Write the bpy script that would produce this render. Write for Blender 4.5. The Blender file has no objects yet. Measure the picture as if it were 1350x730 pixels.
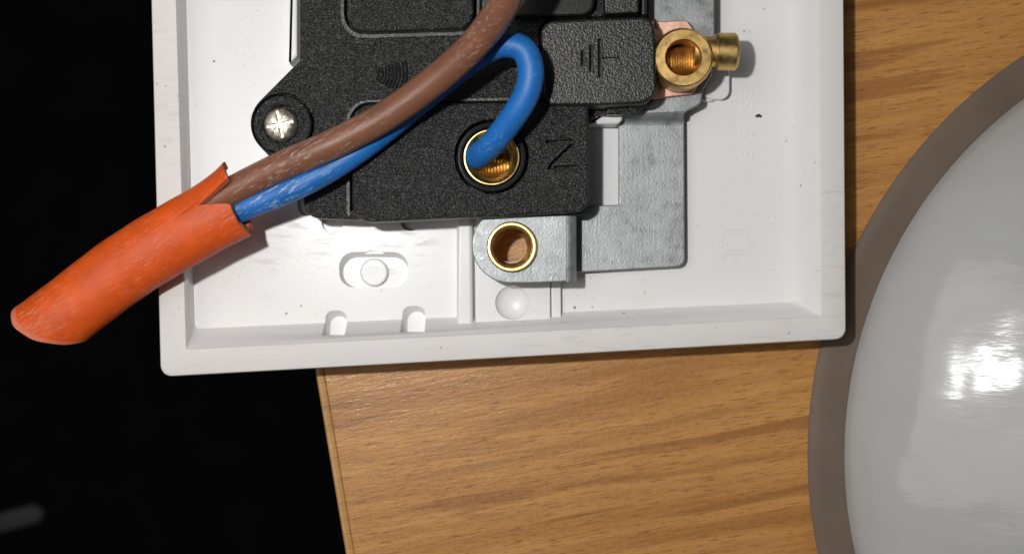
import bpy, bmesh, math, random
from mathutils import Vector, Matrix
random.seed(7)
sc = bpy.context.scene
COL = sc.collection
PI = math.pi
MM = 0.001

# ------------------------------------------------------------------ camera
H = 179.0            # camera height above the table top, mm
FPX = 1793.5         # focal length in photograph pixels
CX, CY = 675.0, 365.0
cam = bpy.data.cameras.new('camera')
cam.sensor_width = 36.0
cam.lens = FPX / 1350.0 * 36.0
cam.clip_start = 0.005
cam.clip_end = 20.0
cam.dof.use_dof = True
cam.dof.focus_distance = (H - 6.0) * MM
cam.dof.aperture_fstop = 32.0
camo = bpy.data.objects.new('camera', cam)
camo.location = (0, 0, H * MM)
COL.objects.link(camo)
sc.camera = camo

# ------------------------------------------------------------------ world, flash, added soft fill
w = bpy.data.worlds.new('World'); sc.world = w; w.use_nodes = True
w.node_tree.nodes['Background'].inputs[0].default_value = (0.9, 0.92, 1.0, 1)
w.node_tree.nodes['Background'].inputs[1].default_value = 0.035

fl = bpy.data.lights.new('phone_flash', 'POINT')
fl.energy = 0.83; fl.shadow_soft_size = 0.0038; fl.color = (1.0, 0.985, 0.965)
flo = bpy.data.objects.new('phone_flash', fl)
flo.location = (-0.039, 0.025, 0.178); COL.objects.link(flo)

rl = bpy.data.lights.new('fill_light', 'AREA')  # added out-of-frame area light: softens the shadows, reflects in the dome
rl.shape = 'RECTANGLE'; rl.size = 1.15; rl.size_y = 0.80; rl.energy = 4.6; rl.color = (1.0, 0.97, 0.93)
rlo = bpy.data.objects.new('fill_light', rl)
rlo.location = (-0.64, 0.14, 1.20)
rlo.rotation_euler = (Vector((0.64, -0.14, -1.20)).to_track_quat('-Z', 'Y')).to_euler()
COL.objects.link(rlo)

sc.view_settings.view_transform = 'Standard'
sc.view_settings.look = 'None'
sc.view_settings.exposure = 0.0
sc.view_settings.gamma = 1.0

# ------------------------------------------------------------------ geometry helpers (all lengths in mm)
def P(px, py, z=0.0):
    """point of the place at height z that stands under photograph position px, py"""
    k = (H - z) / FPX
    return Vector(((px - CX) * k, -(py - CY) * k, z))

def pxr(r, z):
    return r * (H - z) / FPX

def new_obj(name, bm, mats, parent=None, smooth=35):
    bmesh.ops.recalc_face_normals(bm, faces=bm.faces)
    me = bpy.data.meshes.new(name)
    for v in bm.verts:
        v.co *= MM
    bm.to_mesh(me); bm.free()
    if not isinstance(mats, (list, tuple)): mats = [mats]
    for m in mats: me.materials.append(m)
    if smooth:
        me.shade_smooth()
        me.set_sharp_from_angle(angle=math.radians(smooth))
    o = bpy.data.objects.new(name, me)
    COL.objects.link(o)
    attach(o, parent)
    return o

def attach(o, parent):
    if parent is None: return
    o.parent = parent
    off = Vector((0, 0, 0)); p = parent
    while p is not None:
        off += p.location; p = p.parent
    o.location = -off

def thing(name, label, cat, loc_mm, group=None):
    o = bpy.data.objects.new(name, None)
    o.empty_display_size = 0.01
    o.location = Vector(loc_mm) * MM
    o['label'] = label; o['category'] = cat
    if group: o['group'] = group
    COL.objects.link(o)
    return o

def boolean(o, cutters, op='DIFFERENCE'):
    for c in cutters:
        md = o.modifiers.new('b', 'BOOLEAN'); md.operation = op; md.solver = 'EXACT'; md.object = c
    # parents are still at the origin-compensated place, so world matrices agree
    bpy.context.view_layer.update()
    dg = bpy.context.evaluated_depsgraph_get()
    me = bpy.data.meshes.new_from_object(o.evaluated_get(dg))
    o.modifiers.clear()
    old = o.data; o.data = me; bpy.data.meshes.remove(old)
    for c in cutters:
        m = c.data; bpy.data.objects.remove(c); bpy.data.meshes.remove(m)
    me.shade_smooth(); me.set_sharp_from_angle(angle=math.radians(35))
    return o

def fillet(pts, seg=6):
    """pts (x, y, r) in photo pixels -> rounded outline in photo pixels"""
    out = []
    n = len(pts)
    for i in range(n):
        x, y, r = pts[i]
        a = Vector(pts[i-1][:2]); b = Vector((x, y)); c = Vector(pts[(i+1) % n][:2])
        if r <= 0:
            out.append((x, y)); continue
        u = (a-b).normalized(); v = (c-b).normalized()
        ang = u.angle(v)
        d = min(r / math.tan(ang/2), (a-b).length*.49, (c-b).length*.49)
        rr = d * math.tan(ang/2)
        cen = b + (u+v).normalized() * (rr / math.sin(ang/2))
        p0 = b + u*d - cen; p1 = b + v*d - cen
        a0 = math.atan2(p0.y, p0.x); a1 = math.atan2(p1.y, p1.x)
        da = (a1-a0+PI) % (2*PI) - PI
        for k in range(seg+1):
            t = a0 + da*k/seg
            out.append((cen.x + rr*math.cos(t), cen.y + rr*math.sin(t)))
    return out

def to_mm(pts, z):
    return [P(x, y, z).to_2d() for x, y in pts]

def area2(p):
    return sum(p[i-1].x*p[i].y - p[i].x*p[i-1].y for i in range(len(p)))

def offset(poly, d):
    """inward offset of a CCW outline"""
    n = len(poly); out = []
    for i in range(n):
        e0 = (poly[i]-poly[i-1]); e1 = (poly[(i+1) % n]-poly[i])
        if e0.length < 1e-6: e0 = e1
        if e1.length < 1e-6: e1 = e0
        n0 = Vector((-e0.y, e0.x)).normalized(); n1 = Vector((-e1.y, e1.x)).normalized()
        m = n0+n1
        if m.length < 1e-6: m = n0
        m.normalize()
        k = d / max(0.5, m.dot(n0))
        out.append(poly[i] + m*k)
    return out

def clean(poly):
    out = []
    for p in poly:
        if not out or (p-out[-1]).length > 0.02: out.append(p)
    if (out[0]-out[-1]).length < 0.02: out.pop()
    return out

def slab_bm(bm, poly, z0, z1, bev=0.25, steps=3, mi=0):
    poly = clean(poly)
    if area2(poly) < 0: poly = poly[::-1]
    loops = [(poly, z0)]
    if bev > 0:
        for k in range(steps+1):
            t = k/steps*PI/2
            loops.append((offset(poly, bev*(1-math.cos(t))), z1-bev+bev*math.sin(t)))
        loops.append((offset(poly, bev+.04), z1))
    else:
        loops.append((poly, z1))
    vs = [[bm.verts.new((p.x, p.y, z)) for p in lp] for lp, z in loops]
    n = len(poly)
    fs = []
    for a, b in zip(vs, vs[1:]):
        for i in range(n):
            fs.append(bm.faces.new((a[i], a[(i+1) % n], b[(i+1) % n], b[i])))
    fs.append(bm.faces.new(vs[-1])); fs.append(bm.faces.new(vs[0][::-1]))
    for f in fs: f.material_index = mi

def slab(name, pts, z0, z1, mat, parent=None, bev=0.25, steps=3):
    bm = bmesh.new()
    slab_bm(bm, to_mm(fillet(pts), z1), z0, z1, bev, steps)
    return new_obj(name, bm, mat, parent)

def circle_px(cx, cy, r, n=48):
    return [(cx+r*math.cos(2*PI*k/n), cy-r*math.sin(2*PI*k/n)) for k in range(n)]

def cutter(pts, z0, z1, zref=None):
    bm = bmesh.new()
    slab_bm(bm, to_mm(pts, z1 if zref is None else zref), z0, z1, 0)
    return new_obj('cutter', bm, [], None, 0)

def lathe_bm(bm, prof, cen, n=64, axis='Z', mi=0, closed=False):
    """prof list of (r, h); closed joins last to first"""
    rings = []
    def pos(r, h, t):
        if axis == 'Z': return Vector((cen.x+r*math.cos(t), cen.y+r*math.sin(t), cen.z+h))
        return Vector((cen.x+h, cen.y+r*math.cos(t), cen.z+r*math.sin(t)))
    for r, h in prof:
        if r < 1e-6: rings.append([bm.verts.new(pos(0, h, 0))])
        else: rings.append([bm.verts.new(pos(r, h, 2*PI*k/n)) for k in range(n)])
    prs = list(zip(rings, rings[1:]))
    if closed: prs.append((rings[-1], rings[0]))
    for a, b in prs:
        for i in range(n):
            j = (i+1) % n
            if len(a) == 1 and len(b) == 1: continue
            if len(a) == 1: f = bm.faces.new((a[0], b[j], b[i]))
            elif len(b) == 1: f = bm.faces.new((a[i], a[j], b[0]))
            else: f = bm.faces.new((a[i], a[j], b[j], b[i]))
            f.material_index = mi

def lathe(name, prof, cen, mat, parent=None, n=64, axis='Z', closed=False, smooth=35):
    bm = bmesh.new(); lathe_bm(bm, prof, cen, n, axis, 0, closed)
    return new_obj(name, bm, mat, parent, smooth)

def catmull(pts, per=12):
    out = []
    n = len(pts)
    for i in range(n-1):
        p0 = pts[i-1] if i > 0 else pts[0]*2-pts[1]
        p1, p2 = pts[i], pts[i+1]
        p3 = pts[i+2] if i+2 < n else pts[-1]*2-pts[-2]
        for k in range(per):
            t = k/per
            out.append(0.5*((2*p1) + (p2-p0)*t + (2*p0-5*p1+4*p2-p3)*t*t + (3*p1-p0-3*p2+p3)*t**3))
    out.append(pts[-1].copy())
    return out

def tube_bm(bm, path, rad, n=20, cap=True, mi=0):
    m = len(path)
    tang = [(path[min(i+1, m-1)]-path[max(i-1, 0)]).normalized() for i in range(m)]
    nrm = tang[0].orthogonal().normalized()
    rings = []
    for i in range(m):
        nrm = (nrm - tang[i]*nrm.dot(tang[i])).normalized()
        bi = tang[i].cross(nrm)
        r = rad[i] if isinstance(rad, (list, tuple)) else rad
        rings.append([bm.verts.new(path[i]+nrm*r*math.cos(2*PI*k/n)+bi*r*math.sin(2*PI*k/n)) for k in range(n)])
    for a, b in zip(rings, rings[1:]):
        for k in range(n):
            bm.faces.new((a[k], a[(k+1) % n], b[(k+1) % n], b[k])).material_index = mi
    if cap:
        bm.faces.new(rings[0][::-1]); bm.faces.new(rings[-1])

def tube(name, path, rad, mat, parent=None, n=20):
    bm = bmesh.new(); tube_bm(bm, path, rad, n)
    return new_obj(name, bm, mat, parent, 60)

# ------------------------------------------------------------------ material helpers
class M:
    def __init__(s, name):
        s.m = bpy.data.materials.new(name); s.m.use_nodes = True
        s.t = s.m.node_tree; s.b = s.t.nodes['Principled BSDF']
        s.co = s.n('ShaderNodeTexCoord').outputs['Object']
    def n(s, typ, **kw):
        nd = s.t.nodes.new(typ)
        for k, v in kw.items(): setattr(nd, k, v)
        return nd
    def l(s, a, b): s.t.links.new(a, b)
    def set(s, **kw):
        for k, v in kw.items():
            k = {'color': 'Base Color', 'rough': 'Roughness', 'metal': 'Metallic', 'spec': 'Specular IOR Level',
                 'coat': 'Coat Weight', 'coatr': 'Coat Roughness', 'sss': 'Subsurface Weight', 'trans': 'Transmission Weight'}[k]
            if k == 'Base Color': v = (*v, 1)
            s.b.inputs[k].default_value = v
        return s
    def mapping(s, scale=(1, 1, 1), rot=(0, 0, 0), loc=(0, 0, 0)):
        mp = s.n('ShaderNodeMapping'); s.l(s.co, mp.inputs[0])
        mp.inputs['Scale'].default_value = scale; mp.inputs['Rotation'].default_value = rot; mp.inputs['Location'].default_value = loc
        return mp.outputs[0]
    def noise(s, scale, detail=3, rough=.55, vec=None, dist=0):
        nd = s.n('ShaderNodeTexNoise'); nd.inputs['Scale'].default_value = scale
        nd.inputs['Detail'].default_value = detail; nd.inputs['Roughness'].default_value = rough; nd.inputs['Distortion'].default_value = dist
        s.l(vec or s.co, nd.inputs['Vector'])
        return nd.outputs['Fac']
    def voro(s, scale, vec=None, feature='F1', out='Distance', rnd=1.0):
        nd = s.n('ShaderNodeTexVoronoi', feature=feature); nd.inputs['Scale'].default_value = scale
        nd.inputs['Randomness'].default_value = rnd
        s.l(vec or s.co, nd.inputs['Vector'])
        return nd.outputs[out]
    def ramp(s, fac, stops, interp='LINEAR'):
        nd = s.n('ShaderNodeValToRGB'); cr = nd.color_ramp; cr.interpolation = interp
        while len(cr.elements) < len(stops): cr.elements.new(0.5)
        for e, (p, c) in zip(cr.elements, stops):
            e.position = p
            if not isinstance(c, (tuple, list)): c = (c, c, c)
            e.color = (*c, 1)
        s.l(fac, nd.inputs[0])
        return nd.outputs[0]
    def mix(s, fac, a, b, mode='MIX'):
        nd = s.n('ShaderNodeMix', data_type='RGBA', blend_type=mode)
        for i, v in ((0, fac), (6, a), (7, b)):
            if isinstance(v, (int, float)): nd.inputs[i].default_value = v
            elif isinstance(v, (tuple, list)): nd.inputs[i].default_value = (*v, 1)
            else: s.l(v, nd.inputs[i])
        return nd.outputs[2]
    def math(s, op, a, b=None, c=None):
        nd = s.n('ShaderNodeMath', operation=op)
        for i, v in enumerate((a, b, c)):
            if v is None: continue
            if isinstance(v, (int, float)): nd.inputs[i].default_value = v
            else: s.l(v, nd.inputs[i])
        return nd.outputs[0]
    def bump(s, h, dist, strength=1.0, prev=None):
        nd = s.n('ShaderNodeBump'); nd.inputs['Distance'].default_value = dist; nd.inputs['Strength'].default_value = strength
        s.l(h, nd.inputs['Height'])
        if prev is not None: s.l(prev, nd.inputs['Normal'])
        return nd.outputs[0]
    def color(s, o): s.l(o, s.b.inputs['Base Color']); return s
    def rough(s, o): s.l(o, s.b.inputs['Roughness']); return s
    def normal(s, o): s.l(o, s.b.inputs['Normal']); return s

def white_plastic(name, base, dirt, scuff, rough):
    m = M(name).set(rough=rough, spec=.45)
    # dark specks of grit with their own shape
    big = m.noise(170, 2)
    area = m.ramp(big, [(.56, 0), (.68, 1)])
    d = m.voro(620)
    sp = m.ramp(d, [(.07, 1), (.14, 0)])
    spk = m.math('MULTIPLY', sp, area)
    d2 = m.voro(1500); sp2 = m.ramp(d2, [(.06, 1), (.13, 0)])
    spk2 = m.math('MULTIPLY', sp2, m.ramp(m.noise(260, 2), [(.48, 0), (.68, .8)]))
    spk = m.math('MAXIMUM', spk, spk2)
    # faint grey rubbing
    st = m.noise(1.0, 4, .6, m.mapping((260, 1300, 300), (0, 0, .5)))
    smear = m.math('MULTIPLY', m.ramp(st, [(.52, 0), (.72, 1)]), m.ramp(m.noise(75, 3), [(.42, 0), (.62, 1)]))
    c = m.mix(m.math('MULTIPLY', smear, scuff), base, tuple(x*.80 for x in base))
    c = m.mix(m.math('MULTIPLY', m.ramp(m.noise(90, 3), [(.45, 0), (.8, 1)]), .25), c, tuple(x*y for x, y in zip(base, (.9, .86, .82))))
    c = m.mix(m.math('MULTIPLY', spk, dirt), c, (.09, .07, .06))
    m.color(c)
    n = m.bump(m.noise(2600, 2), .00002, .35)
    n = m.bump(st, .00002, scuff*.6, n)
    m.normal(n)
    m.rough(m.ramp(smear, [(0, rough), (1, rough+.2)]))
    return m.m

MAT = {}
MAT['white'] = white_plastic('white_plastic', (.79, .785, .78), .9, .16, .30)
MAT['rim'] = white_plastic('scuffed_rim_plastic', (.74, .715, .69), .5, .75, .55)

def black_plastic(name, grain, rough, base=.010):
    m = M(name).set(color=(base, base, base*1.04), rough=rough, spec=.5)
    h = m.noise(5000, 1, .5)
    h2 = m.noise(2600, 2, .5)
    hh = m.math('ADD', h, m.math('MULTIPLY', h2, .5))
    m.normal(m.bump(hh, .00028, grain))
    m.color(m.ramp(m.noise(5200, 1), [(.35, base*.5), (.68, base*2.4)]))
    return m.m
MAT['black'] = black_plastic('grained_black_plastic', .9, .28, .013)
MAT['black_side'] = black_plastic('worn_black_plastic', .30, .36, .011)
MAT['black_smooth'] = black_plastic('smooth_black_plastic', .08, .30, .012)

def zinc():
    m = M('galvanised_steel').set(metal=.62, rough=.45, spec=.5)
    a = m.noise(700, 5, .65)
    b = m.noise(180, 3, .6)
    v = m.voro(900, out='Color')
    vg = m.n('ShaderNodeRGBToBW'); m.l(v, vg.inputs[0])
    t = m.math('ADD', m.math('MULTIPLY', a, .55), m.math('ADD', m.math('MULTIPLY', b, .3), m.math('MULTIPLY', vg.outputs[0], .12)))
    m.color(m.ramp(t, [(.36, (.24, .255, .255)), (.46, (.31, .33, .33)), (.60, (.39, .41, .41))]))
    m.rough(m.ramp(a, [(.3, .36), (.7, .6)]))
    n = m.bump(m.noise(3800, 3, .6), .00007, .45)
    scr_ = m.noise(1.0, 3, .6, m.mapping((2600, 200, 500), (0, 0, .9)))
    n = m.bump(scr_, .00005, .25, n)
    m.normal(n)
    return m.m
MAT['zinc'] = zinc()

def metal(name, col, dark, rough, scale=500, bump=.25, turned=False):
    m = M(name).set(metal=1.0, rough=rough)
    a = m.noise(scale, 4, .6)
    m.color(m.ramp(a, [(.35, dark), (.62, col)]))
    m.rough(m.ramp(m.noise(scale*1.7, 3), [(.3, rough*.75), (.7, rough*1.35)]))
    m.normal(m.bump(m.noise(scale*4, 2), .00004, bump))
    return m.m
MAT['brass'] = metal('brass', (.70, .48, .19), (.50, .32, .11), .40)
MAT['brass_bright'] = metal('bright_brass', (.95, .74, .33), (.72, .50, .18), .36)
MAT['brass_thread'] = metal('threaded_brass', (.88, .62, .26), (.58, .36, .12), .38)
MAT['brass_dark'] = metal('dark_brass', (.46, .25, .09), (.26, .12, .04), .42)  # darker brown brass for the inside of the eyelet
MAT['copper'] = metal('copper', (.86, .56, .44), (.66, .36, .26), .5)
MAT['nickel'] = metal('nickel_plated_steel', (.80, .75, .66), (.50, .44, .36), .42, 1300, 1.2)

def pvc(name, base, scuffcol, amount, rough=.38, worn=()):
    m = M(name).set(rough=rough, spec=.5)
    big = m.noise(190, 4)
    rt = m.mapping((1, 1, 1), (0, 0, math.radians(-31)))
    mp2 = m.n('ShaderNodeMapping'); m.l(rt, mp2.inputs[0]); mp2.inputs['Scale'].default_value = (620, 3300, 2200)
    sc_ = m.noise(1.0, 5, .65, mp2.outputs[0])
    mask = m.math('MULTIPLY', m.ramp(sc_, [(.56, 0), (.68, 1)]), m.ramp(big, [(.45, 0), (.65, 1)]))
    if worn:
        sx = m.n('ShaderNodeSeparateXYZ'); m.l(m.co, sx.inputs[0])
        tot = None
        for xc, hw, k in worn:
            d_ = m.math('ABSOLUTE', m.math('SUBTRACT', sx.outputs[0], xc))
            g_ = m.math('MULTIPLY', m.math('SUBTRACT', 1.0, m.math('SMOOTH_MIN', m.math('DIVIDE', d_, hw), 1.0, .3)), k)
            tot = g_ if tot is None else m.math('MAXIMUM', tot, g_)
        mask2 = m.math('MULTIPLY', m.ramp(sc_, [(.54, 0), (.68, 1)]), tot)
        mask = m.math('MAXIMUM', m.math('MULTIPLY', mask, .35), mask2)
    mask = m.math('MULTIPLY', mask, amount)
    tone = m.mix(m.ramp(m.noise(330, 4), [(.3, 0), (.7, 1)]), tuple(x*.86 for x in base), tuple(x*1.12 for x in base))
    m.color(m.mix(mask, tone, scuffcol))
    m.rough(m.math('ADD', rough, m.math('MULTIPLY', mask, .3)))
    n = m.bump(m.noise(900, 4), .00005, .22)
    n = m.bump(sc_, .00008, .35, n)
    m.normal(n)
    return m.m
MAT['brown_pvc'] = pvc('brown_pvc', (.22, .092, .052), (.62, .50, .44), 0.6, .34, ((-.0255, .012, 1.3), (-.004, .004, 1.0)))
MAT['blue_pvc'] = pvc('blue_pvc', (.012, .150, .49), (.50, .63, .78), .65, .48, ((-.028, .011, 1.3),))
MAT['orange_pvc'] = pvc('orange_pvc', (.70, .092, .008), (.76, .38, .24), .55, .5, ((-.058, .007, 1.0), (-.045, .006, .7), (-.034, .004, .8)))
MAT['orange_cut'] = pvc('cut_orange_pvc', (.66, .17, .085), (.78, .45, .34), .8, .6)

def oak(name, tint=1.0):
    m = M(name).set(rough=.38, spec=.5)
    rot = (0, 0, 0)
    # object coordinates of the table: grain runs along x
    warp = m.noise(14, 2)
    mp = m.mapping((9, 170, 40))
    wob = m.n('ShaderNodeVectorMath', operation='ADD')
    sep = m.n('ShaderNodeCombineXYZ'); m.l(m.math('MULTIPLY', warp, 1.1), sep.inputs[1])
    m.l(mp, wob.inputs[0]); m.l(sep.outputs[0], wob.inputs[1])
    v = wob.outputs[0]
    broad = m.noise(1.0, 5, .6, v, .6)
    fine_v = m.mapping((45, 900, 200))
    fine = m.noise(1.0, 4, .65, fine_v)
    base = m.ramp(broad, [(.33, (.27, .106, .024)), (.44, (.46, .212, .054)), (.54, (.56, .280, .080)), (.70, (.43, .195, .047))])
    streak = m.ramp(broad, [(.36, 1), (.405, 0)])
    streak2v = m.mapping((16, 230, 60), (0, 0, .03), (3, 1, 0))
    s2 = m.noise(1.0, 3, .6, streak2v, .4)
    str2 = m.ramp(s2, [(.37, 1), (.41, 0)])
    c = m.mix(m.math('MULTIPLY', str2, .70), base, (.27, .105, .028))
    c = m.mix(m.math('MULTIPLY', m.ramp(fine, [(.38, 1), (.56, 0)]), .38), c, (.30, .125, .035))
    c = m.mix(m.math('MULTIPLY', m.ramp(m.noise(22, 3), [(.4, 0), (.7, 1)]), .28), c, (.43, .185, .05))
    pd = m.noise(1.0, 2, .5, m.mapping((420, 4200, 600)))
    c = m.mix(m.math('MULTIPLY', m.ramp(pd, [(.36, 1), (.42, 0)]), .6), c, (.24, .10, .03))
    band = m.noise(1.0, 4, .55, m.mapping((5, 75, 30), (0, 0, .02), (2, 5, 0)), .8)
    c = m.mix(m.math('MULTIPLY', m.ramp(band, [(.40, 1), (.47, 0)]), .55), c, (.30, .125, .032))
    # little knots and grit
    kn = m.ramp(m.voro(75), [(.03, 1), (.055, 0)])
    c = m.mix(m.math('MULTIPLY', kn, .75), c, (.09, .035, .012))
    c = m.mix(m.math('SUBTRACT', 1.0, tint), c, (.60, .37, .15))
    m.color(c)
    pores = m.noise(1.0, 3, .7, m.mapping((260, 2300, 600)))
    n = m.bump(pores, .00016, .30)
    n = m.bump(m.noise(1500, 3, .7), .00010, .22, n)
    m.normal(n)
    m.rough(m.ramp(m.noise(1600, 3, .7), [(.35, .24), (.65, .5)]))
    return m.m
MAT['oak'] = oak('oiled_oak')
MAT['oak_edge'] = oak('oak_lipping', .6)

def ceramic():
    m = M('grey_glazed_ceramic').set(rough=.15, spec=.5)
    m.color(m.ramp(m.noise(30, 3), [(.3, (.395, .40, .395)), (.7, (.44, .445, .44))]))
    n = m.bump(m.noise(48, 2.5), .0020, .6)
    n = m.bump(m.noise(1.0, 3, .6, m.mapping((180, 900, 300), (0, 0, -.35))), .00005, .6, n)
    m.normal(n)
    return m.m
MAT['ceramic'] = ceramic()
m = M('taupe_ring').set(rough=.6, spec=.3)
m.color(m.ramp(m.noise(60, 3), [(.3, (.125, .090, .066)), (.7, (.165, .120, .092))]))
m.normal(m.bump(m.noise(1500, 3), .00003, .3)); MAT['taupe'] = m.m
m = M('dark_floor').set(rough=.9, spec=.1)
m.color(m.ramp(m.noise(30, 4), [(.3, .004), (.7, .009)])); MAT['floor'] = m.m
m = M('pale_strip').set(rough=.6)
m.color(m.ramp(m.noise(80, 3), [(.3, (.055, .055, .055)), (.7, (.10, .10, .10))])); MAT['strip'] = m.m
m = M('grit').set(color=(.03, .028, .025), rough=.8)
m.normal(m.bump(m.noise(3000, 3), .0002, .8)); MAT['grit'] = m.m

# ================================================================== setting: dark floor far below
bm = bmesh.new()
ZF = -740.0
vs = [bm.verts.new((x, y, ZF)) for x, y in ((-4000, -4000), (4000, -4000), (4000, 4000), (-4000, 4000))]
bm.faces.new(vs)
flr = new_obj('floor', bm, MAT['floor'], None, 0); flr['kind'] = 'structure'

# ================================================================== table
ANG = math.radians(9.5)
edge = P(415, 490, 0)
table = thing('oak_table', 'golden oak table top whose edge ends beside the dark floor', 'table', (edge.x, edge.y, -28))
table.rotation_euler = (0, 0, ANG)
def table_part(name, x0, x1, y0, y1, z0, z1, bev, mat):
    bm = bmesh.new()
    slab_bm(bm, [Vector((x0, y0)), Vector((x1, y0)), Vector((x1, y1)), Vector((x0, y1))], z0+28, z1+28, bev, 5)
    o = new_obj(name, bm, mat, None, 40)
    o.parent = table
    return o
table_part('tabletop', 1.255, 620, -330, 360, -28, 0, .04, MAT['oak'])
table_part('edge_strip', 0, 1.253, -330, 360, -28, -.01, .6, MAT['oak_edge'])

# ================================================================== pale strip on the floor
st = P(20, 690, ZF)
bm = bmesh.new()
d = Vector((math.cos(.24), math.sin(.24))); nn = Vector((-d.y, d.x))
c2 = P(8, 686, ZF).to_2d()
pts = [c2-d*60-nn*6.5, c2+d*22-nn*6, c2+d*27-nn*2, c2+d*27+nn*2, c2+d*22+nn*6.5, c2-d*60+nn*6]
slab_bm(bm, pts, ZF, ZF+4, 1.0)
so = new_obj('floor_strip', bm, MAT['strip'])
so['label'] = 'small pale strip lying out of focus on the dark floor'; so['category'] = 'strip'

# ================================================================== upturned bowl on the right
bc = P(1697, 600, 1.0); bc.z = 0
bowl = thing('upturned_bowl', 'glossy pale grey dome shaped bowl with taupe ring round its base beside the white plate', 'bowl', (bc.x, bc.y, 0))
R1 = 58.0
tilts = [(0, 0), (15, 13), (32, 22), (44, 25.5), (51, 30), (55, 40), (57, 56), (58, 72)]
def tilt(r):
    for (a, ta), (b, tb) in zip(tilts, tilts[1:]):
        if r <= b: return math.radians(ta+(tb-ta)*(r-a)/(b-a))
    return math.radians(72)
prof = [(R1-3, .95), (R1-.4, .97), (R1, 1.25)]
rs = [58-.25*k for k in range(1, 41)] + [48-1.0*k for k in range(1, 49)]
z = 1.6; rp_ = R1
for r in rs:
    z += (rp_-r)*math.tan(tilt((r+rp_)/2)); rp_ = r
    prof.append((max(r, 0), z))
lathe('body', prof, bc, MAT['ceramic'], bowl, 160, smooth=50)
lathe('rim', [(R1-6, 0.05), (62.2, .05), (62.6, .25), (62.6, .45), (62.2, .7), (61.2, .88), (60, .93), (R1-6, .94)], bc, MAT['taupe'], bowl, 160, closed=True)  # low taupe ring around the foot of the dome

# ================================================================== the socket plate lying on its face
plate = thing('socket_plate', 'white plastic socket faceplate lying face down with its black terminal housing showing', 'socket',
              (P(660, 20, 0).x, P(660, 20, 0).y, 0))
Z_RIM, Z_FLOOR = 7.0, 2.5

def quad_loop(cs, r, z, seg=6, zref=None):
    """rounded four-corner loop; cs px corners BL, BR, TR, TL"""
    pts = fillet([(x, y, r) for x, y in cs], seg)
    return [Vector((p.x, p.y, z)) for p in to_mm(pts, z if zref is None else zref)]

outer = [(211, 497), (1116, 447), (1110, -455), (188, -430)]
def inset(cs, d, db=None):
    dd = db if db is not None else d
    return [(cs[0][0]+d, cs[0][1]-dd), (cs[1][0]-d, cs[1][1]-dd), (cs[2][0]-d, cs[2][1]+dd), (cs[3][0]+d, cs[3][1]+dd)]
inner = [(247, 459), (1082, 416), (1077, -420), (222, -395)]
floorc = [(257, 433), (1046, 398), (1044, -385), (236, -365)]
rim_i = [(245, 461), (1084, 418), (1079, -422), (220, -397)]
loops = [quad_loop(inset(outer, 50), 10, .06, zref=Z_RIM), quad_loop(inset(outer, 4), 15, 2.6, zref=Z_RIM),
         quad_loop(inset(outer, 1), 15, 5.0, zref=Z_RIM), quad_loop(inset(outer, 0), 15, 6.65, zref=Z_RIM),
         quad_loop(inset(outer, 1.5), 14, 6.92, zref=Z_RIM), quad_loop(inset(outer, 4), 13, Z_RIM),
         quad_loop(rim_i, 4, Z_RIM), quad_loop(inner, 4, 6.8),
         ]
# the inside wall: a short steep face, then the sloping skirt down to the tray floor
mid = [(a[0]*.45+b[0]*.55, a[1]*.45+b[1]*.55) for a, b in zip(inner, floorc)]
loops.append(quad_loop(mid, 5, 4.4))
loops.append(quad_loop([(a[0]*.12+b[0]*.88, a[1]*.12+b[1]*.88) for a, b in zip(inner, floorc)], 6, 2.85))
loops.append(quad_loop(floorc, 7, Z_FLOOR))
bm = bmesh.new()
vv = [[bm.verts.new(p) for p in lp] for lp in loops]
n = len(vv[0])
for li, (a, b) in enumerate(zip(vv, vv[1:])):
    for i in range(n):
        f = bm.faces.new((a[i], a[(i+1) % n], b[(i+1) % n], b[i]))
        f.material_index = 1 if 3 <= li <= 6 else 0
bm.faces.new(vv[-1]); bm.faces.new(vv[0][::-1])
face = new_obj('faceplate', bm, [MAT['white'], MAT['rim']], plate)

def taper_cut(pts, z0, z1, dx, dy):
    """pocket whose top edge is shifted up-left so that one side drafts"""
    a = to_mm(pts, 2.5); 
    cx = sum(p[0] for p in pts)/len(pts); cy = sum(p[1] for p in pts)/len(pts)
    b = to_mm([(x + (dx if x < cx else 0), y + (dy if y < cy else 0)) for x, y in pts], 2.5)
    if area2(a) < 0: a = a[::-1]; b = b[::-1]
    bm = bmesh.new()
    L = [[bm.verts.new((p.x, p.y, z)) for p in q] for q, z in ((a, z0), (b, 2.5), (b, z1))]
    n = len(a)
    for u, v in zip(L, L[1:]):
        for i in range(n): bm.faces.new((u[i], u[(i+1) % n], v[(i+1) % n], v[i]))
    bm.faces.new(L[0][::-1]); bm.faces.new(L[-1])
    return new_obj('cutter', bm, [], None, 0)
def dshape(cx, top, bot, hw):
    pts = [(cx-hw, bot), (cx+hw, bot)]
    for k in range(13):
        t = PI*k/12
        pts.append((cx+hw*math.cos(t), top+hw-hw*math.sin(t)))
    return pts
def stadium(x0, x1, cy, r):
    pts = []
    for k in range(13):
        t = -PI/2+PI*k/12; pts.append((x1-r+r*math.cos(t), cy-r*math.sin(t)))
    for k in range(13):
        t = PI/2+PI*k/12; pts.append((x0+r+r*math.cos(t), cy-r*math.sin(t)))
    return pts
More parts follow.
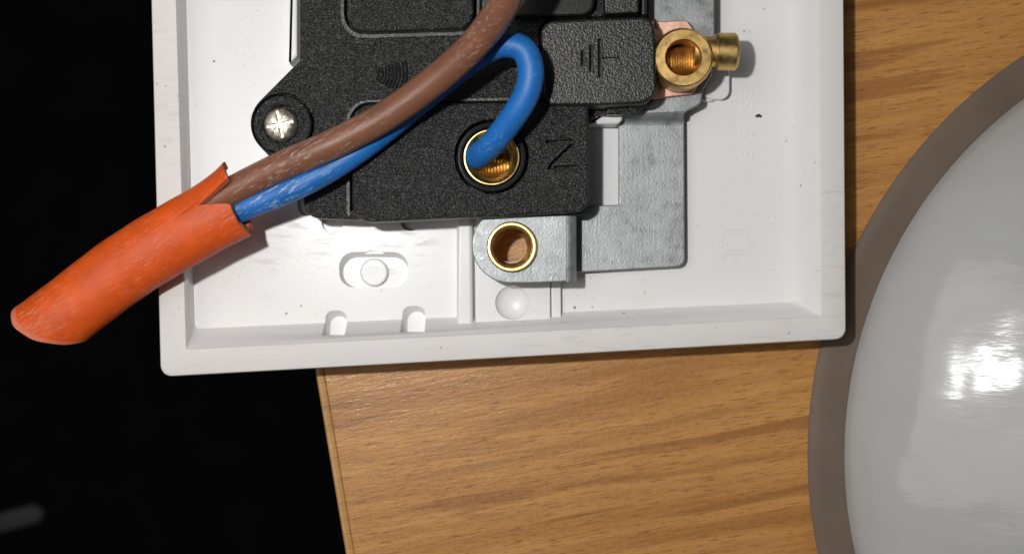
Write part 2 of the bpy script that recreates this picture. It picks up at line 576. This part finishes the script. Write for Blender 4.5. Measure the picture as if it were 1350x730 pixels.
cuts = [cutter(circle_px(675, 323, 23), -1, 6, 2.5),
        taper_cut(stadium(451, 538, 359, 20), 1.4, 6, -4, -7),
        cutter(circle_px(493, 354, 24), 2.1, 6, 2.5),
        taper_cut(dshape(446, 417, 441, 12), 1.3, 8, -6, -8),
        taper_cut(dshape(549, 411, 437, 12.5), 1.3, 8, -7, -8),
        cutter([(453, 270), (424, 270)] + [(424+14.5-14.5*math.cos(PI*k/12), 293+14.5*math.sin(PI*k/12)) for k in range(13)], 1.4, 6, 2.5),
        cutter([(556, 270), (527, 270)] + [(527+14.5-14.5*math.cos(PI*k/12), 290+14.5*math.sin(PI*k/12)) for k in range(13)], 1.4, 6, 2.5),
        cutter([(418, 262), (392, 262)] + [(405-13*math.cos(PI*k/12), 272+13*math.sin(PI*k/12)) for k in range(13)], 1.6, 6, 2.5)]
boolean(face, cuts)
# pin inside the oval pocket
bm = bmesh.new()
slab_bm(bm, to_mm(circle_px(493, 359, 18.5), 2), 1.0, 2.05, .25)
new_obj('moulded_pin', bm, MAT['white'], face)

# mounting column: two ribs and a platform with a dimple
slab('rib', [(602, 200, 0), (622, 200, 0), (624, 437, 1), (602, 438, 1)], 2.3, 4.1, MAT['white'], face, .45)
slab('rib', [(725, 200, 0), (738, 200, 0), (740, 431, 1), (727, 432, 1)], 2.3, 3.5, MAT['white'], face, .15)
pf = slab('mounting_platform', [(628, 200, 0), (724.5, 200, 0), (726, 432, 1), (627, 436, 1)], 2.3, 3.9, MAT['white'], face, .15)
boolean(pf, [cutter(circle_px(675, 325, 29), 1, 6, 3.9), cutter(circle_px(675.5, 399, 22.6), 1, 6, 3.9)])
rr = pxr(22.6, 3.9)
lathe('dimple', [(rr+.05, -.02)] + [(rr*math.cos(PI/2*k/10), -1.05*math.sin(PI/2*k/10)) for k in range(1, 10)] + [(0, -1.05)],
      P(675.5, 399, 3.88), MAT['white'], face, 48, smooth=70)

# moulded white lugs round the steel strap
slab('lug', [(926, 84, 2), (962, 84, 2), (962, 131, 12), (927, 131, 12)], 2.3, 4.0, MAT['white'], face, .2)
slab('lug', [(921, 105, 4), (948, 105, 4), (948, 134, 13), (921, 134, 10)], 2.3, 3.4, MAT['white'], face, .2)
slab('lug', [(777, 135, 2), (821, 135, 2), (821, 164, 10), (777, 164, 1)], 2.3, 6.4, MAT['white'], face, .3)
slab('wall_strip', [(381, -200, 1), (392, -200, 1), (392, 74, 1), (381, 86, 1)], 2.3, 6.0, MAT['white'], face, .25)

# raised lettering, reading down the plate
def text_obj(name, s, size_mm, loc, rot, mat, parent, height):
    cu = bpy.data.curves.new(name, 'FONT'); cu.body = s; cu.size = size_mm; cu.extrude = height/2
    cu.align_x = 'LEFT'; cu.align_y = 'CENTER'; cu.space_character = 1.12
    tmp = bpy.data.objects.new('tmp', cu); COL.objects.link(tmp)
    bpy.context.view_layer.update()
    me = bpy.data.meshes.new_from_object(tmp.evaluated_get(bpy.context.evaluated_depsgraph_get()))
    bpy.data.objects.remove(tmp)
    mt = Matrix.Scale(MM, 4) @ Matrix.Translation(loc) @ Matrix.Rotation(rot, 4, 'Z')
    me.transform(mt); me.name = name
    me.materials.clear(); me.materials.append(mat)
    o = bpy.data.objects.new(name, me); COL.objects.link(o); attach(o, parent)
    return o
text_obj('raised_lettering', 'BS 1363', 2.55, P(983, 117, 2.5) + Vector((0, 0, .0)), -PI/2, MAT['white'], face, .15)
def arc_px(cx, cy, r, a0, a1, z, k=18):
    return [P(cx+r*math.cos(a0+(a1-a0)*i/k), cy-r*math.sin(a0+(a1-a0)*i/k), z) for i in range(k+1)]
bm = bmesh.new()
for r_ in (23, 19):
    tube_bm(bm, arc_px(970, 325, r_, math.radians(-12), math.radians(192), 2.49), .07, 6)
for r_ in (23, 19):
    tube_bm(bm, arc_px(969, 352, r_, math.radians(-12), math.radians(192), 2.49), .07, 6)
tube_bm(bm, [P(967, 333, 2.49), P(967, 352, 2.49)], .07, 6); tube_bm(bm, [P(971, 333, 2.49), P(971, 352, 2.49)], .07, 6)
new_obj('raised_ce_mark', bm, MAT['white'], face, 60)

# ------------------------------------------------------------------ steel strap
bm = bmesh.new()
slab_bm(bm, to_mm(fillet([(850, -300, 2), (942, -300, 4), (942, 44, 8), (938, 100, 8), (927, 118, 6), (924, 137, 8), (908, 145, 4), (904, 148, 2), (850, 150, 2)]), 6.2), 5.0, 6.2, .15)
upper = new_obj('steel_strap', bm, MAT['zinc'], plate)
bm = bmesh.new()
slab_bm(bm, to_mm(fillet([(816, 158, 2), (902, 154, 3), (903, 351, 12), (760, 359, 2), (760, 272, 2), (816, 270, 2)]), 4.4), 3.3, 4.4, .14)
new_obj('lower_leg', bm, MAT['zinc'], upper)
# fold between the two levels
def prism(bm, prof, dirv, width):
    """prof: closed list of points, extruded by vector"""
    a = [bm.verts.new(p) for p in prof]; b = [bm.verts.new(p + dirv*width) for p in prof]
    n = len(a)
    for i in range(n): bm.faces.new((a[i], a[(i+1) % n], b[(i+1) % n], b[i]))
    bm.faces.new(a[::-1]); bm.faces.new(b)
bm = bmesh.new()
p0 = P(816, 146, 6.2); wdt = P(902, 146, 6.2).x - p0.x
yb = P(816, 160, 4.4).y
pr = [(p0.y, 6.17), (p0.y-.45, 6.05), (p0.y-.75, 5.7), (yb+.25, 4.75), (yb-.1, 4.45), (yb-.7, 4.38), (yb-.7, 3.4), (yb+.2, 3.5), (p0.y-.5, 4.9), (p0.y, 5.05)]
prism(bm, [Vector((p0.x, y, z)) for y, z in pr], Vector((1, -.01, 0)), wdt)
new_obj('strap_fold', bm, MAT['zinc'], upper, 50)
# ear with the eyelet: level, then rolls down at its right end
bm = bmesh.new()
ear = [(748, 282), (748, 371), (700, 373)] + [(673+51*math.cos(math.radians(t)), 323+50*math.sin(math.radians(t))) for t in range(88, 262, 6)]
slab_bm(bm, to_mm(ear, 8.6), 7.4, 8.6, .14)
eo = new_obj('strap_ear', bm, MAT['zinc'], upper)
boolean(eo, [cutter(circle_px(675, 325, 29.5), 5, 10, 8.6)])
bm = bmesh.new()
xa = P(746, 284, 8.6).x; ya = P(746, 371.2, 8.6).y; yt = P(746, 282, 8.6).y
pr = [(xa, 8.58)]
for k in range(9):
    t = PI/2*k/8; pr.append((xa+.2+1.2*math.sin(t), 7.38+1.2*math.cos(t)))
pr += [(xa+1.42, 3.6), (xa+.3, 3.6), (xa+.3, 7.3), (xa, 7.45)]
prism(bm, [Vector((x, ya, z)) for x, z in pr], Vector((0, 1, 0)), yt-ya)
new_obj('ear_fold', bm, MAT['zinc'], upper, 50)

# brass eyelet
ez = 9.15
ro = pxr(33.5, ez); ri = pxr(25.5, ez)
lathe('brass_eyelet', [(ro-.25, -1.2), (ro, -.5), (ro, -.22), (ro-.18, -.03), (ro-.4, 0), (ri+.18, -.05), (ri+.03, -.22), (ri, -.5), (ri, -.9), (ri+.25, -.95)],
      P(675, 325.5, ez), MAT['brass_bright'], upper, 56, closed=True)

lathe('eyelet_bore', [(ri+.22, -.8), (ri+.02, -.8), (ri-.05, -5.4), (ri-.45, -5.6), (ri-.45, -6.5), (ri+.22, -6.5)],
      P(675, 325.5, ez), MAT['brass_dark'], upper, 56, closed=True)

# ------------------------------------------------------------------ black housing
ZB = 9.0
arc = [(373+43*math.cos(math.radians(a)), 163-43*math.sin(math.radians(a)), 0) for a in range(136, 232, 8)]
outline = [(395, -300, 10), (395, 80, 3)] + arc + [(398, 252, 12), (403, 287, 22), (470, 290, 3), (768, 284, 3), (770, 151, 2), (838, 151, 22), (866, 128, 12), (866, 30, 4), (857, 20, 4), (857, -300, 10)]
bm = bmesh.new()
slab_bm(bm, to_mm(fillet(outline), ZB), 4.6, ZB, .22)
base = new_obj('terminal_housing', bm, MAT['black'], plate)
boolean(base, [cutter(circle_px(373, 164, 41.5), 7.2, 11, ZB), cutter(circle_px(648, 207, 40), 3, 12, ZB)])

def grow(pts, d):
    cx = sum(p[0] for p in pts)/len(pts); cy = sum(p[1] for p in pts)/len(pts)
    return [(p[0]+math.copysign(d, p[0]-cx), p[1]+math.copysign(d, p[1]-cy), p[2]+d*.7 if p[2] else 0) for p in pts]
grooves = []
def cover(name, pts, z, mat, bev=.45, ledge=None, zl=9.2, gap=3.5, ztop=None):
    o = slab(name, pts, 6.0, z, mat, base, bev, 4)
    if gap: grooves.append(cutter(fillet(grow(pts, gap)), 7.0, 13, ZB))
    if ledge:
        lo = slab('ledge', grow(pts, ledge), 7.6, zl, MAT['black_side'], base, .14, 2)
        cs = [cutter(fillet(grow(pts, gap)), 5, 13, zl)]
        boolean(lo, cs)
    return o

ncov = cover('neutral_cover', [(463, 138, 24), (630, 135, 3), (776, 133, 4), (776, 279, 17), (640, 286, 0), (464, 294, 26)], 11.2, MAT['black'], .45, gap=0)
lo = slab('ledge', [(455, 131, 30), (700, 127, 2), (700, 287, 2), (456, 287, 6)], 6, 9.15, MAT['black_side'], base, .14, 2)
boolean(lo, [cutter(fillet([(460, 135, 27), (800, 131, 3), (800, 320, 2), (461, 320, 6)]), 5, 12, 9.3)])
grooves.append(cutter(fillet([(460, 135, 27), (800, 131, 3), (800, 280, 2), (461, 280, 6)]), 7.4, 12, ZB))
cover('live_cover', [(456, -260, 20), (627, -262, 20), (624, 38, 22), (457, 43, 24)], 11.2, MAT['black'], .32, ledge=9, gap=3.5)
ecov = cover('earth_cover', [(712, 28, 18), (790, 24, 0), (863, 22, 18), (867, 136, 24), (790, 139, 0), (716, 139, 16)], 12.3, MAT['black_side'], .38, gap=3)
cover('switch_cover', [(632, -200, 10), (785, -200, 10), (784, 20, 18), (634, 24, 6)], 11.0, MAT['black_smooth'], .35, gap=2)
cover('switch_rail', [(794, -200, 2), (843, -200, 2), (842, 17, 3), (797, 19, 3)], 11.6, MAT['black_side'], .2, gap=0)
cover('side_rail', [(846, -200, 2), (854, -200, 2), (853, 20, 3), (846, 20, 3)], 10.6, MAT['black_smooth'], .2, gap=0)
boolean(base, grooves)

# pressed arcs on the housing
bm = bmesh.new()
for k in range(9):
    rr_ = 14+k*4.6
    tube_bm(bm, arc_px(486-.0*k, 96, rr_, math.radians(-42+k*1.0), math.radians(20-k*.2), ZB+.01, 10), .15, 6)
new_obj('pressed_arcs', bm, MAT['black_smooth'], base, 60)

# fixing screw in its collar
sc_c = P(372, 164, 9.2)
lathe('screw_collar', [(pxr(38.5, 9), -2.2), (pxr(38.5, 9), -.2), (pxr(36.8, 9), 0), (pxr(28.5, 9), 0), (pxr(26.8, 9), -.25), (pxr(26.5, 9), -2.2)],
      sc_c, MAT['black'], base, 56, closed=True)
sr = pxr(23.5, 8.5)
hc = P(370.5, 165, 7.0)
pr = [(sr-.2, 0), (sr, .35), (sr, .75), (sr*.94, 1.1), (sr*.8, 1.4), (sr*.55, 1.62), (sr*.25, 1.73), (0, 1.75)]
scr = lathe('fixing_screw', [(0, -.5), (sr-.2, -.5)] + pr, hc, MAT['nickel'], base, 48)
def box_cut(c, lx, ly, z0, z1, rot):
    bm = bmesh.new()
    q = [Vector((sx*lx, sy*ly)) for sx, sy in ((-1, -1), (1, -1), (1, 1), (-1, 1))]
    R = Matrix.Rotation(rot, 2)
    slab_bm(bm, [R @ v + c.to_2d() for v in q], z0, z1, 0)
    return new_obj('cutter', bm, [], None, 0)
boolean(scr, [box_cut(hc, sr*.8, .24, hc.z+.55, hc.z+3, math.radians(12)), box_cut(hc, .24, sr*.8, hc.z+.55, hc.z+3, math.radians(12)),
              box_cut(hc, sr*.55, .13, hc.z+1.1, hc.z+3, math.radians(57)), box_cut(hc, .13, sr*.55, hc.z+1.1, hc.z+3, math.radians(57))])

# neutral terminal
nc = P(648, 207, 11.2)
boolean(ncov, [cutter(circle_px(648, 207, 49.5), 8.6, 13, 11.0), cutter(circle_px(648, 207, 38), 3, 13, 11.0)])
nr = lambda v: pxr(v, 11)
lathe('terminal_collar', [(nr(45.5), -2.6), (nr(46), -.35), (nr(44.5), -.08), (nr(42), 0), (nr(39.5), -.12), (nr(38.2), -.5), (nr(37.8), -2.6)], nc, MAT['black_smooth'], ncov, 64, closed=True)
brass_pts = [(nr(36.8), -3.0), (nr(37), -1.2), (nr(36), -1.3), (nr(28.5), -2.0)]
for k in range(11):
    brass_pts += [(nr(28.2), -2.1-k*.36), (nr(25.6), -2.28-k*.36)]
brass_pts += [(nr(25), -6.3), (nr(36.8), -6.3)]
lathe('neutral_terminal', brass_pts, nc, [MAT['brass_thread']], ncov, 72, closed=True)
lathe('terminal_mouth', [(nr(36.9), -.50), (nr(36.4), -.32), (nr(35.0), -.30), (nr(31.5), -.85), (nr(28.0), -1.9), (nr(28.6), -2.0), (nr(36.8), -1.1)], nc, MAT['brass_bright'], ncov, 72, closed=True)
# clamp screw thread seen at the bottom of the hole
xa_ = nc.x-nr(30)
thr = [(1.9+.12*math.cos(2*PI*k/7.0), k*.055) for k in range(int(nr(60)/.055))]
lathe('clamp_thread', [(0, 0)] + thr + [(0, thr[-1][1])], Vector((xa_, nc.y-.9, 6.0)), MAT['brass_thread'], ncov, 40, axis='X', smooth=60)

# letter N moulded on its side
def strokes(name, segs, z, r, mat, parent):
    bm = bmesh.new()
    for a, b in segs:
        tube_bm(bm, [P(*a, z), P(*b, z)], r, 8)
    return new_obj(name, bm, mat, parent, 60)
def groove(a, b, wpx, z, depth):
    d = (Vector(b)-Vector(a)).normalized(); nn = Vector((-d.y, d.x))*wpx/2
    q = [Vector(a)+nn, Vector(b)+nn, Vector(b)-nn, Vector(a)-nn]
    return cutter([(p.x, p.y) for p in q], z-depth, z+2, z)
n_str = [((720, 187), (758, 186)), ((722, 221), (760, 220)), ((756, 188.5), (725, 218.5))]
boolean(ncov, [groove(a, b, 4.8, 11.2, 1.3) for a, b in n_str])
strokes('letter_n', [((a[0], a[1]+3.2), (b[0], b[1]+3.2)) for a, b in n_str[:2]] + [((a[0]+3, a[1]+2.2), (b[0]+3, b[1]+2.2)) for a, b in n_str[2:]], 11.19, .09, MAT['black_smooth'], ncov)
e_str = [((768, 66), (768, 88)), ((779, 59), (779, 95.5)), ((790.5, 51), (790.5, 103)), ((793, 77), (816, 76))]
boolean(ecov, [groove(a, b, 4.0 if k < 3 else 2.6, 12.3, 1.0) for k, (a, b) in enumerate(e_str)])
strokes('earth_symbol', [((a[0]+2.9, a[1]), (b[0]+2.9, b[1])) for a, b in e_str[:3]] + [((a[0]-2.9, a[1]), (b[0]-2.9, b[1])) for a, b in e_str[:3]], 12.29, .10, MAT['black_smooth'], ecov)

# earth terminal: copper tag, brass barrel, grub screw
slab('copper_tag', [(856, 29, 2), (906, 27, 5), (921, 48, 4), (922, 108, 4), (914, 124, 4), (856, 131, 2)], 5.9, 7.2, MAT['copper'], upper, .12)
et = P(901, 76, 12.0)
er = lambda v: pxr(v, 12)
bar = [(er(37), -4.8), (er(40), -4.0), (er(40.3), -1.0), (er(39.8), -.45), (er(38), -.1), (er(36.5), 0), (er(24.5), 0), (er(23.2), -.18), (er(23), -.6), (er(23), -4.8)]
barrel = lathe('earth_terminal', bar, et, MAT['brass'], upper, 72, closed=True)
# bottom of the barrel: a threaded rod lying across it
x0 = P(876, 76, 9.0).x; x1 = P(926, 76, 9).x
thr = []; steps = 26
for k in range(steps*4+1):
    x = (x1-x0)*k/(steps*4)
    thr.append((2.18+.12*math.cos(2*PI*k/7.0), x))
lathe('cross_thread', [(0, 0)] + thr + [(0, x1-x0)], Vector((x0, et.y+.05, 7.6)), MAT['brass_thread'], barrel, 40, axis='X', smooth=60)
# grub screw to the right
gx0 = P(930, 68, 9.2).x; gx1 = P(943, 68, 9.2).x; gx2 = P(972, 68, 9.2).x
gr = pxr(24.5, 9.2); gy = P(950, 68.5, 9.2).y
lathe('clamp_screw', [(0, gx0-1.5), (gr*.80, gx0-1.5), (gr*.82, gx1-.15), (gr*.9, gx1-.1), (gr*.95, gx1+.1), (gr, gx1+.25), (gr, gx2-.35), (gr*.93, gx2-.12), (gr*.82, gx2), (0, gx2)],
      Vector((0, gy, 9.3)), MAT['brass'], barrel, 56, axis='X')

# ================================================================== cable
cable = thing('cable', 'orange sheathed cable end with brown and blue wires crossing the socket housing', 'cable',
              (P(150, 365, 9).x, P(150, 365, 9).y, 9.0))
# sheath
ax_px = [(-42, 507, 9.6), (20, 461, 9.9), (82, 416, 10.2), (165, 353, 10.8), (244, 305, 11.5), (306, 272, 12.1), (400, 228, 13.0)]
axis = catmull([P(*p) for p in ax_px], 40)
cum = [0.0]
for a, b in zip(axis, axis[1:]): cum.append(cum[-1]+(b-a).length)
def at_s(s):
    for i in range(len(cum)-1):
        if cum[i+1] >= s: break
    t = (s-cum[i])/(cum[i+1]-cum[i])
    p = axis[i].lerp(axis[i+1], t)
    j0 = max(0, i-4); j1 = min(len(axis)-1, i+5)
    d = (axis[j1]-axis[j0]).normalized()
    return p, d
def s_of(px, py):
    q = P(px, py, 13).to_2d(); best = None
    for i, a in enumerate(axis):
        dd = (a.to_2d()-q).length
        if best is None or dd < best[0]: best = (dd, cum[i])
    return best[1]
A = pxr(46, 13); B = 3.45
sL_top, sL_bot = s_of(17, 410), s_of(106, 453)
sR = s_of(325, 300); sN = s_of(262, 266); sF = s_of(302, 228)
def sp(t, a, b): 
    x = max(0, min(1, (t-a)/(b-a))); return x*x*(3-2*x)
rows, cols = 44, 120
rng = random.Random(3)
def sheath_surf(aa, bb, inner):
    grid = []
    for c in range(cols):
        th = 2*PI*c/cols
        v = math.cos(th); u = math.sin(th)
        s0 = sL_bot*(1-v)/2 + sL_top*(1+v)/2 - 2.3*(max(0, 1-v*v))**.7 + .05*math.sin(th*9+1)
        s1 = sR + .10*math.sin(th*5) + .04*math.sin(th*13)
        flap = 0
        if u > -.15:
            if 0.0 < v <= .40: s1 = sR*(1-v/.40) + sN*(v/.40) + .05*math.sin(th*31)
            elif v > .40:
                s1 = sF + .55*(1-v); flap = 1
        elif v > .3:
            s1 = sN+.4
        col = []
        for r in range(rows):
            s = s0+(s1-s0)*r/(rows-1)
            p, d = at_s(s)
            lat = Vector((-d.y, d.x, 0)).normalized()
            up = Vector((0, 0, 1)) - d*d.z
            k = 1.0
            q = p + lat*aa*v*k + up*bb*u*k
            q += lat*.02*math.sin(s*1.3+v*2) + up*.03*math.sin(s*.9+th)
            if flap:
                g = max(0, s-sN+.6)
                q += lat*(.034*g*g) + Vector((0, 0, .012*g*g))
            col.append(q)
        grid.append(col)
    return grid
bm = bmesh.new()
go = [[bm.verts.new(p) for p in col] for col in sheath_surf(A, B, False)]
gi = [[bm.verts.new(p) for p in col] for col in sheath_surf(A-.85, B-.85, True)]
for c in range(cols):
    d_ = (c+1) % cols
    for r in range(rows-1):
        bm.faces.new((go[c][r], go[d_][r], go[d_][r+1], go[c][r+1])).material_index = 1 if r == 0 else 0
        bm.faces.new((gi[c][r+1], gi[d_][r+1], gi[d_][r], gi[c][r])).material_index = 1
    bm.faces.new((go[d_][0], go[c][0], gi[c][0], gi[d_][0])).material_index = 1
    bm.faces.new((go[c][-1], go[d_][-1], gi[d_][-1], gi[c][-1])).material_index = 1
new_obj('outer_sheath', bm, [MAT['orange_pvc'], MAT['orange_cut']], cable, 45)

def wire(name, pts, rpx, mat):
    path = catmull([P(*p) for p in pts], 14)
    rad = [pxr(rpx, 14)]*len(path)
    return tube(name, path, rad, mat, cable, 28)
wire('brown_wire', [(110, 383, 10.6), (180, 335, 11.2), (245, 288, 11.9), (305, 253, 12.8), (362, 224, 13.6), (410, 203, 14.6), (460, 180, 15.2), (515, 149, 16.1), (575, 105, 17.6), (622, 63, 19.6), (652, 25, 22.2), (668, -4, 24.5), (684, -60, 27), (692, -120, 24), (694, -160, 16), (694, -175, 9.5)], 20.0, MAT['brown_pvc'])
wire('blue_wire', [(120, 398, 10.2), (200, 345, 10.8), (270, 302, 11.5), (322, 274, 12.0), (362, 258, 12.4), (402, 241, 12.9), (450, 214, 12.8), (500, 178, 13.0), (553, 134, 13.5), (606, 91, 14.4), (640, 68, 15.6), (665, 59, 16.8), (690, 66, 17.3), (700, 92, 17.4), (694, 124, 17.0), (676, 155, 15.8), (654, 184, 13.6), (634, 203, 10.9), (626, 207, 8.5), (624, 208, 5.6)], 17.2, MAT['blue_pvc'])

# ================================================================== grit on the tray floor
bm = bmesh.new()
c = P(1000, 153, 2.5)
bmesh.ops.create_icosphere(bm, subdivisions=2, radius=.42)
for v in bm.verts:
    k = 1+.25*math.sin(v.co.x*9+v.co.y*5)
    v.co = Vector((v.co.x*1.0*k, v.co.y*.5*k, v.co.z*.45)) + c + Vector((0, 0, .15))
g = new_obj('grit_crumb', bm, MAT['grit'])
g['label'] = 'tiny dark crumb lying on the white tray floor beside the raised lettering'; g['category'] = 'crumb'
